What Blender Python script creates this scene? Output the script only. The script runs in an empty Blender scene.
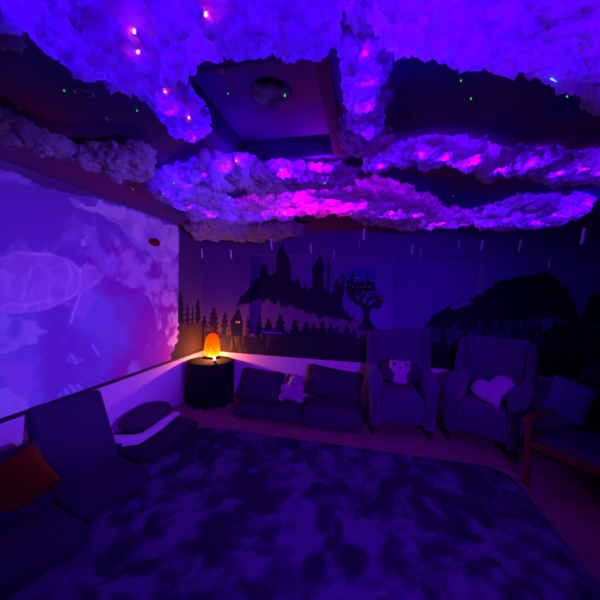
import bpy, bmesh, math, random
import numpy as np
from math import pi, sin, cos
from mathutils import Vector, Matrix
# surveyed outlines of the murals, clouds and fittings, in metres
BACK = {'cliff': [(-1.867, 1.319),(-1.806, 1.454),(-1.712, 1.531),(-1.651, 1.635),(-1.622, 1.724),(-1.53, 1.754),(-1.517, 1.885),(-1.457, 1.972),(-1.41, 1.886),(-1.392, 1.771),(-1.287, 1.829),(-1.277, 2.03),(-1.22, 2.144),(-1.177, 2.243),(-1.13, 2.129),(-1.067, 1.973),(-1.046, 1.718),(-0.988, 1.705),(-0.96, 1.776),(-0.914, 1.678),(-0.882, 1.566),(-0.842, 1.679),(-0.796, 1.568),(-0.74, 1.597),(-0.747, 1.89),(-0.693, 1.974),(-0.64, 2.085),(-0.581, 1.974),(-0.572, 1.67),(-0.527, 1.56),(-0.376, 1.578),(-0.305, 1.497),(-0.301, 1.333),(-0.191, 1.269),(-0.107, 1.164),(-0.324, 1.181),(-0.532, 1.241),(-0.743, 1.204),(-0.889, 1.268),(-1.111, 1.345),(-1.338, 1.395),(-1.522, 1.433),(-1.709, 1.369)],
'mist': [(-1.647, 1.415),(-1.523, 1.477),(-1.112, 1.388),(-0.89, 1.311),(-0.534, 1.283),(-0.191, 1.269),(0.026, 1.129),(0.137, 0.933),(0.142, 0.771),(-1.853, 0.631),(-1.756, 1.337)],
'trees_ground': [(-2.871, 0.749),(-2.626, 0.842),(-1.794, 0.904),(-1.479, 0.863),(-0.882, 0.984),(-0.457, 1.022),(-0.182, 0.996),(-0.02, 0.923),(0.14, 0.852),(0.149, 0.555),(-3.339, 0.267),(-3.342, 0.558)],
'mountain': [(0.771, 1.102),(0.85, 1.261),(0.999, 1.382),(1.147, 1.463),(1.338, 1.532),(1.468, 1.635),(1.628, 1.748),(1.922, 1.837),(2.106, 1.863),(2.19, 1.805),(2.266, 1.677),(2.339, 1.597),(2.417, 1.4),(2.46, 1.332),(2.519, 1.52),(2.554, 1.602),(2.687, 1.629),(3.001, 1.67),(3.025, 1.166),(2.647, 1.26),(2.355, 1.234),(2.251, 1.323),(2.048, 1.314),(1.734, 1.263),(1.349, 1.245),(1.123, 1.197),(0.948, 1.162)],
'lowdark': [(0.955, 0.983),(1.3, 1.054),(2.105, 1.173),(2.253, 1.276),(2.649, 1.225),(3.022, 1.222),(3.072, 0.205),(0.864, 0.197),(0.86, 0.977)],
'viaduct': [(0.829, 1.169),(1.122, 1.222),(1.349, 1.258),(1.733, 1.275),(2.048, 1.314),(2.113, 0.994),(1.855, 0.916),(1.308, 0.853),(0.861, 0.951)],
'hill': [(0.11, 0.958),(0.211, 1.058),(0.463, 1.111),(0.711, 1.098),(0.829, 1.156),(0.91, 0.916),(0.922, 0.567),(0.072, 0.495)],
'willow_trunk': [(-0.104, 1.055),(-0.027, 1.167),(-0.004, 1.277),(-0.046, 1.356),(0.018, 1.412),(0.085, 1.361),(0.063, 1.226),(0.118, 1.134),(0.237, 1.046)],
'niche1': [(-1.629, 2.06),(-0.513, 2.03),(-0.524, 0.948),(-1.636, 0.928)],
'niche2': [(0.382, 2.042),(1.354, 1.991),(1.398, 0.86),(0.395, 0.882)],
'sill_glint': [(-1.481, 0.947),(-1.161, 0.955),(-1.161, 0.932),(-1.48, 0.922)],
'hutwin': [(-1.854, 1.095),(-1.806, 1.098),(-1.806, 1.06),(-1.854, 1.058)],
'hut': [(-1.959, 1.075),(-1.912, 1.153),(-1.834, 1.29),(-1.801, 1.232),(-1.75, 1.085),(-1.746, 0.877),(-1.939, 0.866)],
'poster': [(-0.249, 1.873),(0.127, 1.87),(0.142, 1.59),(-0.24, 1.588)]}
TREES = [(-2.791, 0.786, 1.348, 0.141),(-2.614, 0.796, 1.168, 0.069),(-2.476, 0.804, 1.128, 0.051),(-2.383, 0.81, 1.163, 0.102),(-2.226, 0.819, 1.291, 0.15),(-2.043, 0.83, 1.222, 0.115),(-1.673, 0.852, 1.178, 0.063),(-1.518, 0.876, 1.214, 0.078),(-1.378, 0.884, 1.161, 0.107),(-1.198, 0.895, 1.227, 0.12),(-0.974, 0.908, 1.165, 0.103),(-0.813, 0.918, 1.13, 0.101),(-0.698, 0.924, 1.107, 0.085),(-0.572, 0.932, 1.155, 0.098),(-0.446, 0.939, 1.12, 0.083),(-0.362, 0.93, 1.096, 0.069),(-0.227, 0.911, 1.117, 0.095),(-0.131, 0.889, 1.067, 0.08),(-0.023, 0.855, 1.018, 0.066),(1.005, 0.923, 1.216, 0.059),(1.28, 0.878, 1.292, 0.057),(1.448, 0.889, 1.287, 0.056),(1.805, 0.914, 1.352, 0.075),(1.965, 0.925, 1.31, 0.073),(2.21, 0.942, 1.345, 0.081),(2.393, 0.954, 1.282, 0.059),(2.547, 0.965, 1.336, 0.068),(2.682, 0.974, 1.319, 0.067)]
BRANCH = [[(0.019, 1.385),(-0.088, 1.409),(-0.17, 1.488),(-0.212, 1.527)],
[(-0.088, 1.409),(-0.131, 1.502)],
[(0.018, 1.399),(0.042, 1.467),(0.094, 1.495)],
[(0.032, 1.373),(0.149, 1.377),(0.199, 1.445)],
[(0.097, 1.388),(0.16, 1.457),(0.145, 1.497)],
[(0.149, 1.377),(0.188, 1.378)],
[(-0.034, 1.384),(-0.05, 1.478),(-0.025, 1.519)]]
LEFT = {'bank': [(1.948, 2.311),(2.025, 2.302),(2.098, 2.282),(2.186, 2.289),(2.236, 2.359),(2.344, 2.364),(2.523, 2.377),(2.726, 2.36),(3.042, 2.348),(3.405, 2.356),(3.412, 2.041),(3.233, 1.89),(3.015, 1.868),(2.882, 1.968),(2.73, 1.969),(2.659, 2.002),(2.462, 2.171),(2.29, 2.245),(2.137, 2.24),(1.999, 2.244)],
'bank2': [(2.368, 2.159),(2.589, 2.178),(2.88, 2.048),(3.231, 1.979),(3.393, 1.907),(3.415, 0.802),(3.251, 0.831),(3.151, 1.162),(3.027, 1.052),(2.889, 1.417),(2.734, 1.586),(2.53, 1.55),(2.372, 1.645),(2.303, 1.794)],
'shell': [(1.415, 1.701),(1.479, 1.735),(1.596, 1.792),(1.799, 1.804),(1.94, 1.781),(2.036, 1.697),(2.054, 1.611),(2.036, 1.515),(1.924, 1.432),(1.727, 1.368),(1.564, 1.356),(1.413, 1.379)],
'head': [(2.045, 1.698),(2.119, 1.775),(2.198, 1.728),(2.282, 1.669),(2.24, 1.592),(2.139, 1.525),(2.064, 1.507)],
'lowc': [(1.413, 1.333),(1.564, 1.292),(1.692, 1.249),(1.784, 1.223),(1.726, 1.161),(1.626, 1.139),(1.504, 1.103),(1.412, 1.121)],
'lowc2': [(1.41, 0.888),(1.532, 0.828),(1.624, 0.724),(1.644, 0.642),(1.502, 0.613),(1.409, 0.653)],
'puff': [(2.017, 1.96),(2.081, 2.007),(2.138, 1.973),(2.119, 1.908),(2.044, 1.896)],
'top': [(1.331, 2.386),(1.33, 2.275),(1.482, 2.325),(1.568, 2.346),(1.661, 2.326),(1.763, 2.311),(1.956, 2.33),(2.236, 2.368),(2.587, 2.385),(3.041, 2.383),(3.405, 2.369),(5.324, 2.245),(5.26, 3.678),(2.234, 2.814)],
'jelly1': [(2.141, 1.026),(2.191, 1.045),(2.275, 0.935),(2.223, 0.908)],
'jelly2': [(1.925, 0.98),(1.993, 0.983),(2.084, 0.911),(2.065, 0.88),(1.941, 0.926)],
'jelly3': [(1.844, 0.646),(1.942, 0.713),(2.066, 0.719),(2.085, 0.65),(1.959, 0.639)]}
TURTLE = [[(1.415, 1.701),(1.479, 1.735),(1.596, 1.792),(1.799, 1.804),(1.94, 1.781),(2.036, 1.697),(2.054, 1.611),(2.036, 1.515),(1.924, 1.432),(1.727, 1.368),(1.564, 1.356),(1.413, 1.379),(1.415, 1.701)],
[(1.659, 1.683),(1.64, 1.557),(1.595, 1.448)],
[(1.659, 1.683),(1.727, 1.711),(1.799, 1.679),(1.799, 1.561),(1.784, 1.428)],
[(1.496, 1.655),(1.536, 1.624),(1.523, 1.519)],
[(1.924, 1.787),(1.974, 1.65),(1.924, 1.44)],
[(1.799, 1.679),(1.924, 1.754)],
[(2.045, 1.507),(2.01, 1.395),(1.975, 1.252)],
[(2.064, 1.507),(2.139, 1.552),(2.209, 1.618)],
[(2.054, 1.698),(2.054, 1.524)],
[(1.478, 1.416),(1.626, 1.41),(1.762, 1.444),(1.924, 1.44)],
[(1.784, 1.428),(1.844, 1.41),(1.941, 1.406)],
[(2.198, 1.728),(2.1, 1.72)],
[(1.62, 1.374),(1.633, 1.432)],
[(1.713, 1.376),(1.72, 1.429)]]
CLOUD = {'A': [(-0.848, 0.424),(-1.194, 0.595),(-1.031, 0.633),(-0.985, 0.651),(-0.922, 0.654),(-0.933, 0.694),(-0.929, 0.72),(-0.985, 0.779),(-1.002, 0.838),(-0.941, 0.822),(-0.917, 0.845),(-0.917, 0.893),(-0.938, 0.96),(-0.909, 0.977),(-0.843, 0.995),(-0.754, 0.89),(-0.658, 0.894),(-0.591, 0.879),(-0.515, 0.844),(-0.415, 0.848),(-0.351, 0.853),(-0.313, 0.883),(-0.255, 0.91),(-0.186, 0.885),(-0.154, 0.876),(-0.109, 0.871),(-0.078, 0.85),(-0.061, 0.585)],
'A2': [(-0.901, 0.95),(-0.898, 1.061),(-0.925, 1.143),(-0.937, 1.278),(-0.916, 1.372),(-0.832, 1.376),(-0.76, 1.282),(-0.718, 1.108),(-0.677, 0.904),(-0.737, 0.87)],
'B': [(-0.061, 0.585),(-0.08, 0.877),(-0.062, 0.916),(0.036, 0.927),(0.065, 0.926),(0.105, 0.912),(0.153, 0.95),(0.2, 0.974),(0.286, 0.983),(0.348, 1.041),(0.405, 1.077),(0.475, 1.108),(0.554, 1.15),(0.639, 1.2),(0.724, 1.267),(0.84, 1.328),(1.16, 1.502),(0.632, 0.726)],
'C': [(-0.078, 0.844),(-0.084, 0.931),(-0.107, 0.946),(-0.091, 1.038),(-0.103, 1.114),(-0.09, 1.208),(-0.094, 1.444),(-0.128, 1.595),(-0.05, 1.693),(0.1, 1.669),(0.062, 1.471),(0.04, 1.301),(0.048, 1.115),(0.048, 0.976),(0.047, 0.884)],
'L': [(-1.702, 2.02),(-1.533, 1.799),(-1.316, 1.696),(-1.162, 1.69),(-1.03, 1.596),(-0.806, 1.607),(-0.698, 1.651),(-0.713, 1.826),(-0.907, 1.972),(-1.176, 2.099),(-1.19, 2.294),(-1.091, 2.606),(-1.33, 3.042),(-1.605, 3.103),(-1.83, 2.849),(-1.715, 2.424),(-1.756, 2.268)],
'R': [(-0.023, 1.737),(0.056, 1.638),(0.157, 1.62),(0.349, 1.61),(0.502, 1.657),(0.693, 1.792),(0.898, 1.826),(1.237, 1.931),(1.485, 2.024),(1.787, 2.425),(1.482, 2.304),(1.284, 2.35),(1.166, 2.293),(0.953, 2.152),(0.816, 2.097),(0.829, 2.282),(0.634, 2.068),(0.476, 1.917),(0.302, 1.889),(0.181, 1.84),(0.04, 1.942),(-0.035, 1.93)],
'M': [(-0.892, 1.872),(-0.773, 1.75),(-0.699, 1.733),(-0.478, 1.756),(-0.236, 1.81),(-0.069, 1.909),(0.021, 2.018),(-0.198, 2.087),(-0.495, 2.117),(-0.628, 2.179),(-0.837, 2.237),(-0.921, 2.092)],
'N': [(-1.28, 2.682),(-1.088, 2.373),(-0.829, 2.219),(-0.549, 2.035),(-0.414, 2.096),(-0.193, 2.049),(-0.023, 2.037),(0.226, 2.234),(0.49, 2.535),(0.648, 2.889),(1.0, 3.077),(1.1, 3.524),(0.367, 3.498),(-0.074, 3.112),(-0.251, 2.74),(-0.535, 2.739),(-0.849, 2.978),(-1.08, 2.907),(-1.416, 3.1)],
'S': [(0.962, 2.964),(1.107, 2.819),(1.134, 2.624),(1.376, 2.632),(1.625, 2.667),(1.748, 2.789),(1.882, 3.079),(1.835, 3.334),(1.801, 3.598),(1.426, 3.609),(1.169, 3.582)],
'E': [(-2.274, 3.281),(-1.92, 3.095),(-1.557, 3.135),(-1.24, 3.275),(-0.855, 3.212),(-0.74, 3.496),(-0.989, 3.724),(-1.4, 3.903),(-1.765, 3.872),(-2.024, 3.774),(-2.309, 3.603)],
'D': [(-1.581, 0.841),(-1.614, 0.989),(-1.693, 1.118),(-1.648, 1.226),(-1.626, 1.343),(-1.481, 1.367),(-1.252, 1.371),(-1.211, 1.475),(-1.406, 1.714),(-1.575, 1.819),(-1.72, 1.665),(-1.731, 1.563),(-1.823, 1.442),(-1.802, 1.313),(-1.879, 1.241),(-1.857, 1.138),(-1.821, 0.968)],
'G': [(-1.187, 0.612),(-1.071, 0.657),(-1.059, 0.687),(-1.054, 0.71),(-1.108, 0.739),(-1.175, 0.743),(-1.197, 0.722),(-1.371, 0.705)],
'H': [(-1.105, 2.13),(-0.853, 2.031),(-0.71, 2.188),(-0.537, 2.312),(-0.573, 2.473),(-0.915, 2.457),(-1.1, 2.402)]}
CANDLES = [(-2.136, 3.5, 2.038),(-1.717, 3.5, 2.024),(-1.001, 3.0, 2.063),(-0.623, 3.3, 2.057),(-0.399, 3.7, 2.039),(-0.028, 3.0, 2.152),(-0.095, 3.85, 2.173),(0.534, 3.7, 2.095),(0.654, 3.8, 2.066),(0.99, 3.5, 2.123),(1.217, 3.5, 2.11),(1.487, 3.3, 2.07),(1.954, 3.7, 1.933),(1.523, 2.5, 2.011)]
MAG = [(-0.365, 0.599),(-0.558, 0.605),(-0.594, 0.657),(-0.627, 0.804),(-0.634, 0.941),(-0.616, 1.29)]
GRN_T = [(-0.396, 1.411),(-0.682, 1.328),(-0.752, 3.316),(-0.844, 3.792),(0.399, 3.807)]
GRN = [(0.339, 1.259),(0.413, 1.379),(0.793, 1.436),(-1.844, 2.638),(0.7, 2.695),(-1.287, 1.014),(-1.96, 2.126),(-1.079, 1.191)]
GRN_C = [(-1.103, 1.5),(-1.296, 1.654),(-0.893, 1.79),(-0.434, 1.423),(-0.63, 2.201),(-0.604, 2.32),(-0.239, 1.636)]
DECO = {'star': (-0.64, 1.188), 'ring': (-1.215, 1.043), 'moon': (-0.477, 1.373), 's1': (-1.282, 1.222), 's2': (-1.636, 1.077), 's3': (0.386, 2.168), 's4': (-2.012, 1.539), 's5': (-0.325, 1.657), 's6': (-0.718, 1.434), 'streak': (0.537, 1.039)}
LEDS = {'top': [(-0.9, 0.596),(-0.824, 0.638),(-0.73, 0.643),(-0.816, 0.734),(-0.687, 0.694),(-0.626, 0.737),(-0.531, 0.74),(-0.441, 0.773),(-0.336, 0.778),(-0.236, 0.782),(-0.836, 0.807),(-0.771, 0.863),(-0.332, 0.846),(-0.145, 0.815),(-0.061, 0.788),(0.066, 0.813),(0.164, 0.819),(0.268, 0.852),(0.375, 0.887),(0.484, 0.923),(0.583, 0.972),(0.587, 1.059),(0.422, 0.991),(0.231, 0.888),(0.125, 0.868),(-0.187, 0.892),(-0.722, 0.559),(-0.535, 0.597),(-0.328, 0.638),(-0.124, 0.679),(0.1, 0.724),(0.32, 0.768),(0.527, 0.853)],
'arm': [(-0.811, 0.984),(-0.814, 1.077),(-0.844, 1.223),(-0.838, 1.296)],
'col': [(-0.023, 0.962),(-0.012, 1.078),(-0.019, 1.221),(-0.023, 1.411)],
'left': [(-1.46, 1.94),(-1.245, 1.812),(-1.038, 1.722),(-0.856, 1.643),(-0.712, 1.584),(-1.536, 2.312),(-1.476, 2.547),(-1.293, 2.643),(-1.145, 2.737)],
'right': [(0.142, 1.725),(0.269, 1.697),(0.406, 1.744),(0.558, 1.833),(0.762, 1.963),(0.901, 1.929),(1.134, 2.082),(1.234, 2.039),(1.388, 2.122),(0.064, 1.793)],
'mid': [(-0.517, 1.789),(-0.302, 1.762),(-0.516, 2.216),(-0.298, 2.346),(-0.064, 2.514),(0.199, 2.764),(0.433, 2.897),(0.721, 3.205),(0.959, 3.319),(-0.931, 2.726),(-0.675, 2.52)],
'low': [(1.196, 3.26),(1.32, 3.044),(1.612, 3.228),(1.619, 2.948),(1.678, 2.807)],
'mg': [(-0.573, 2.473),(-0.465, 2.459),(-0.252, 2.546),(-0.746, 2.575)]}
# ---------------------------------------------------------------- helpers
R = random.Random(7)
C = bpy.context.scene.collection
XL, YB, XR, YF, ZT, ZL = -2.42, 4.0, 3.0, -1.3, 2.4, 0.635   # room planes; ZL is the dado ledge
H = 1.56

def nm(name): return name

def mat(name, col, rough=0.9, noise=0.0, nscale=40, bump=0.0, bscale=200, col2=None, cscale=6, metal=0.0, sheen=0.0):
    m = bpy.data.materials.new(name); m.use_nodes = True
    nt = m.node_tree; b = nt.nodes['Principled BSDF']
    b.inputs['Roughness'].default_value = rough; b.inputs['Metallic'].default_value = metal
    b.inputs['Specular IOR Level'].default_value = 0.2
    b.inputs['Base Color'].default_value = (*col, 1)
    if sheen: b.inputs['Sheen Weight'].default_value = sheen
    tc = nt.nodes.new('ShaderNodeTexCoord')
    if col2 is not None:
        n = nt.nodes.new('ShaderNodeTexNoise'); n.inputs['Scale'].default_value = cscale; n.inputs['Detail'].default_value = 6
        r = nt.nodes.new('ShaderNodeValToRGB')
        r.color_ramp.elements[0].color = (*col, 1); r.color_ramp.elements[1].color = (*col2, 1)
        r.color_ramp.elements[0].position = .42; r.color_ramp.elements[1].position = .6
        nt.links.new(tc.outputs['Object'], n.inputs['Vector']); nt.links.new(n.outputs['Fac'], r.inputs['Fac'])
        nt.links.new(r.outputs['Color'], b.inputs['Base Color'])
    if bump:
        n2 = nt.nodes.new('ShaderNodeTexNoise'); n2.inputs['Scale'].default_value = bscale; n2.inputs['Detail'].default_value = 3
        bp = nt.nodes.new('ShaderNodeBump'); bp.inputs['Strength'].default_value = bump; bp.inputs['Distance'].default_value = .01
        nt.links.new(tc.outputs['Object'], n2.inputs['Vector']); nt.links.new(n2.outputs['Fac'], bp.inputs['Height'])
        nt.links.new(bp.outputs['Normal'], b.inputs['Normal'])
    return m

def emat(name, col, strength):
    m = bpy.data.materials.new(name); m.use_nodes = True
    nt = m.node_tree; nt.nodes.remove(nt.nodes['Principled BSDF'])
    e = nt.nodes.new('ShaderNodeEmission'); e.inputs[0].default_value = (*col, 1); e.inputs[1].default_value = strength
    nt.links.new(e.outputs[0], nt.nodes['Material Output'].inputs[0]); return m

def obj(name, bm, m, parent=None, smooth=True):
    me = bpy.data.meshes.new(name)
    if isinstance(bm, bmesh.types.BMesh):
        bmesh.ops.recalc_face_normals(bm, faces=bm.faces)
        bm.to_mesh(me); bm.free()
    else: me = bm
    if smooth: me.polygons.foreach_set('use_smooth', [True]*len(me.polygons))
    me.materials.append(m)
    o = bpy.data.objects.new(name, me); C.objects.link(o)
    if parent: o.parent = parent
    return o

def tag(o, label, cat, group=None, kind=None):
    o['label'] = label; o['category'] = cat
    if group: o['group'] = group
    if kind: o['kind'] = kind
    return o

def struct(o): o['kind'] = 'structure'; return o

def thing(name, label, cat, loc=(0,0,0), rz=0, group=None, rot=None):
    o = bpy.data.objects.new(name, None); C.objects.link(o); o.empty_display_size = .1
    o.location = loc; o.rotation_euler = rot or (0,0,rz)
    return tag(o, label, cat, group)

def box(bm, x0, x1, y0, y1, z0, z1, bev=0, seg=3, M=None):
    r = bmesh.ops.create_cube(bm, size=1)
    vs = r['verts']
    bmesh.ops.scale(bm, vec=(x1-x0, y1-y0, z1-z0), verts=vs)
    bmesh.ops.translate(bm, vec=((x0+x1)/2, (y0+y1)/2, (z0+z1)/2), verts=vs)
    if bev:
        es = list({e for v in vs for e in v.link_edges})
        r = bmesh.ops.bevel(bm, geom=es, offset=bev, segments=seg, profile=.5, affect='EDGES')
        vs = list({v for f in r['faces'] for v in f.verts} | {v for v in vs if v.is_valid})
    if M is not None: bmesh.ops.transform(bm, matrix=M, verts=vs)
    return bm

def NB(*a, **k): return box(bmesh.new(), *a, **k)

def lathe(prof, n=32, fn=None):
    bm = bmesh.new(); rings = []
    for r, z in prof:
        rings.append([bm.verts.new((r*cos(2*pi*i/n), r*sin(2*pi*i/n), z)) for i in range(n)])
    if fn:
        for rg in rings:
            for v in rg: v.co = fn(v.co)
    for a, b in zip(rings, rings[1:]):
        for i in range(n): bm.faces.new((a[i], a[(i+1)%n], b[(i+1)%n], b[i]))
    bm.faces.new(rings[0][::-1]); bm.faces.new(rings[-1]); return bm

def tube(bm, pts, rad, n=10, flat=1.0):
    pts = [Vector(p) for p in pts]; rings = []
    for i, p in enumerate(pts):
        d = (pts[min(i+1, len(pts)-1)]-pts[max(i-1, 0)]).normalized()
        up = Vector((0,0,1)) if abs(d.z) < .9 else Vector((0,1,0))
        s = d.cross(up).normalized(); u = s.cross(d)
        r = rad[i] if isinstance(rad, (list, tuple)) else rad
        rings.append([bm.verts.new(p+s*r*cos(2*pi*k/n)+u*r*flat*sin(2*pi*k/n)) for k in range(n)])
    for a, b in zip(rings, rings[1:]):
        for i in range(n): bm.faces.new((a[i], a[(i+1)%n], b[(i+1)%n], b[i]))
    bm.faces.new(rings[0][::-1]); bm.faces.new(rings[-1]); return bm

def inflated(outline, T, rings=9, wob=0.0, seed=1, power=.5):
    """A stuffed cushion from a star-shaped outline in local XZ, thickness along Y."""
    bm = bmesh.new(); n = len(outline); rr = random.Random(seed)
    ph = [rr.uniform(0, 6.28) for _ in range(6)]
    seam = [bm.verts.new((x, 0, z)) for x, z in outline]
    for sgn in (-1, 1):
        prev = seam
        for k in range(1, rings+1):
            s = 1-k/rings
            if k == rings:
                c = bm.verts.new((0, sgn*T/2, 0))
                for i in range(n): bm.faces.new((prev[i], prev[(i+1)%n], c))
                break
            t = T/2*(1-s**2.4)**power
            cur = []
            for x, z in outline:
                x_, z_ = x*s, z*s
                w = wob*(sin(9*x_+ph[0])*sin(11*z_+ph[1])+.6*sin(17*x_+13*z_+ph[2]))*(1-s)
                cur.append(bm.verts.new((x_, sgn*(t+w), z_)))
            for i in range(n): bm.faces.new((prev[i], prev[(i+1)%n], cur[(i+1)%n], cur[i]))
            prev = cur
    return bm

def pillow_outline(w, h, n=48, p=5, pinch=.06):
    o = []
    for i in range(n):
        a = 2*pi*i/n
        r = (abs(cos(a))**p+abs(sin(a))**p)**(-1/p)
        u, v = r*cos(a), r*sin(a)
        o.append((u*w/2*(1-pinch*(1-min(1, abs(v))**2)), v*h/2*(1-pinch*(1-min(1, abs(u))**2))))
    return o

def heart_outline(w, n=64):
    o = []
    for i in range(n):
        t = 2*pi*i/n
        x = 16*sin(t)**3; z = 13*cos(t)-5*cos(2*t)-2*cos(3*t)-cos(4*t)
        o.append((x*w/32, (z-1)*w/32))
    return o

def bake(o):
    """apply the modifiers of o to its own mesh"""
    dg = bpy.context.evaluated_depsgraph_get()
    me = bpy.data.meshes.new_from_object(o.evaluated_get(dg))
    old = o.data; o.modifiers.clear(); o.data = me; bpy.data.meshes.remove(old)
    me.polygons.foreach_set('use_smooth', [True]*len(me.polygons))
    return o

def blobs(bm, lst, sub=2):
    for (x, y, z, rx, ry, rz) in lst:
        bmesh.ops.create_icosphere(bm, subdivisions=sub, radius=1, matrix=Matrix.Translation((x, y, z)) @ Matrix.Diagonal((rx, ry, rz, 1)))
    return bm

def remesh(o, vox, smooth=4):
    m = o.modifiers.new('r', 'REMESH'); m.mode = 'VOXEL'; m.voxel_size = vox
    s = o.modifiers.new('s', 'SMOOTH'); s.factor = .5; s.iterations = smooth
    return bake(o)

# ---------------------------------------------------------------- painting helpers (pigment on the walls, stored per vertex)
def inpoly(poly, X, Y):
    ins = np.zeros(X.shape, bool); n = len(poly); j = n-1
    for i in range(n):
        xi, yi = poly[i]; xj, yj = poly[j]
        with np.errstate(divide='ignore', invalid='ignore'):
            c = ((yi > Y) != (yj > Y)) & (X < (xj-xi)*(Y-yi)/((yj-yi) or 1e-9)+xi)
        ins ^= c; j = i
    return ins

def dseg(path, X, Y):
    d = np.full(X.shape, 1e9)
    for (x0, y0), (x1, y1) in zip(path, path[1:]):
        L = (x1-x0)**2+(y1-y0)**2+1e-12
        t = np.clip(((X-x0)*(x1-x0)+(Y-y0)*(y1-y0))/L, 0, 1)
        d = np.minimum(d, np.hypot(X-x0-t*(x1-x0), Y-y0-t*(y1-y0)))
    return d

def vnoise(X, Y, scale, seed=0):
    rs = np.random.RandomState(seed); G = rs.rand(64, 64)
    x = X*scale+100; y = Y*scale+100
    xi = np.floor(x).astype(int); yi = np.floor(y).astype(int); fx = x-xi; fy = y-yi
    fx = fx*fx*(3-2*fx); fy = fy*fy*(3-2*fy); g = lambda a, b: G[a % 64, b % 64]
    return (g(xi, yi)*(1-fx)+g(xi+1, yi)*fx)*(1-fy)+(g(xi, yi+1)*(1-fx)+g(xi+1, yi+1)*fx)*fy
def fbm(X, Y, scale, seed=0, o=4):
    s = 0; a = 1; t = 0
    for k in range(o): s = s+a*vnoise(X, Y, scale*2**k, seed+k); t += a; a *= .5
    return s/t
def sstep(a, b, x): t = np.clip((x-a)/(b-a), 0, 1); return t*t*(3-2*t)
def over(col, c, a): a = np.asarray(a, float)[..., None]; return col*(1-a)+np.array(c)*a

def paint_mat(name, rough=.85):
    m = bpy.data.materials.new(name); m.use_nodes = True; nt = m.node_tree
    a = nt.nodes.new('ShaderNodeVertexColor'); a.layer_name = 'paint'; b = nt.nodes['Principled BSDF']
    nt.links.new(a.outputs['Color'], b.inputs['Base Color']); b.inputs['Roughness'].default_value = rough
    b.inputs['Specular IOR Level'].default_value = .15
    return m

def grid_mesh(name, U, V, P, col, m):
    """U x V grid; P(u, v) -> xyz arrays; col (nu, nv, 3) linear colours"""
    nu, nv = len(U), len(V); X, Y = np.meshgrid(U, V, indexing='ij')
    co = np.stack(P(X, Y), -1).reshape(-1, 3)
    i = np.arange(nu*nv).reshape(nu, nv)
    f = np.stack([i[:-1, :-1], i[1:, :-1], i[1:, 1:], i[:-1, 1:]], -1).reshape(-1, 4)
    me = bpy.data.meshes.new(name); me.vertices.add(len(co)); me.vertices.foreach_set('co', co.ravel())
    me.loops.add(f.size); me.loops.foreach_set('vertex_index', f.ravel().astype(np.int32))
    me.polygons.add(len(f)); me.polygons.foreach_set('loop_start', np.arange(0, f.size, 4, dtype=np.int32))
    me.update(calc_edges=True); me.validate()
    ca = me.color_attributes.new('paint', 'FLOAT_COLOR', 'POINT')
    rgba = np.ones((nu*nv, 4), np.float32); rgba[:, :3] = col.reshape(-1, 3)
    ca.data.foreach_set('color', rgba.ravel())
    me.materials.append(m)
    o = bpy.data.objects.new(name, me); C.objects.link(o); return o

# ---------------------------------------------------------------- materials
M_dado = mat('white painted dado', (.76, .42, .82), .7)
M_ledge = mat('dark ledge paint', (.035, .025, .05), .6)
M_plain = mat('dark plain wall', (.05, .04, .12), .9)
M_carpet = mat('brown carpet', (.36, .11, .17), 1, bump=.6, bscale=300, col2=(.44, .15, .21), cscale=9)
M_rug = mat('mottled rug', (.035, .028, .07), 1, bump=1.0, bscale=160, col2=(.36, .24, .50), cscale=3.0)
M_chair = mat('armchair upholstery', (.08, .06, .155), .95, bump=.4, bscale=350, sheen=.3)
M_leg = mat('dark wood', (.04, .02, .02), .5)
M_dark = mat('dark cushion fabric', (.06, .035, .085), .95, bump=.4, bscale=300)
M_dark2 = mat('charcoal floor cushion fabric', (.045, .03, .07), .95, bump=.4, bscale=300)
M_futon = mat('navy futon fabric', (.045, .032, .085), .95, bump=.3, bscale=260)
M_black = mat('black cloth', (.012, .01, .015), .95, bump=.4, bscale=80)
M_red = mat('rust red fabric', (.22, .03, .008), .95, bump=.4, bscale=260)
M_white = mat('white fabric', (.8, .75, .85), .9, bump=.3, bscale=120)
M_pale = mat('pale plush', (.55, .36, .5), 1, bump=.8, bscale=90)
M_owl = mat('pale owl felt', (.55, .3, .55), .95, bump=.4, bscale=150)
M_eye = mat('black button', (.01, .01, .02), .4)
M_heart = mat('fluffy white fabric', (.72, .6, .75), 1, bump=1.0, bscale=70)
M_wood = mat('reddish wood', (.16, .03, .02), .55, col2=(.11, .02, .018), cscale=14)
M_blue = mat('dull blue cushion fabric', (.085, .08, .22), .9, bump=.3)
M_traywall = mat('blue painted recess side', (.03, .03, .09), .7)
M_batten = mat('red brown batten', (.16, .03, .05), .6)
M_candle = mat('ivory candle wax', (.8, .7, .8), .5)
M_thread = mat('nylon thread', (.1, .1, .15), .4)

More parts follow.
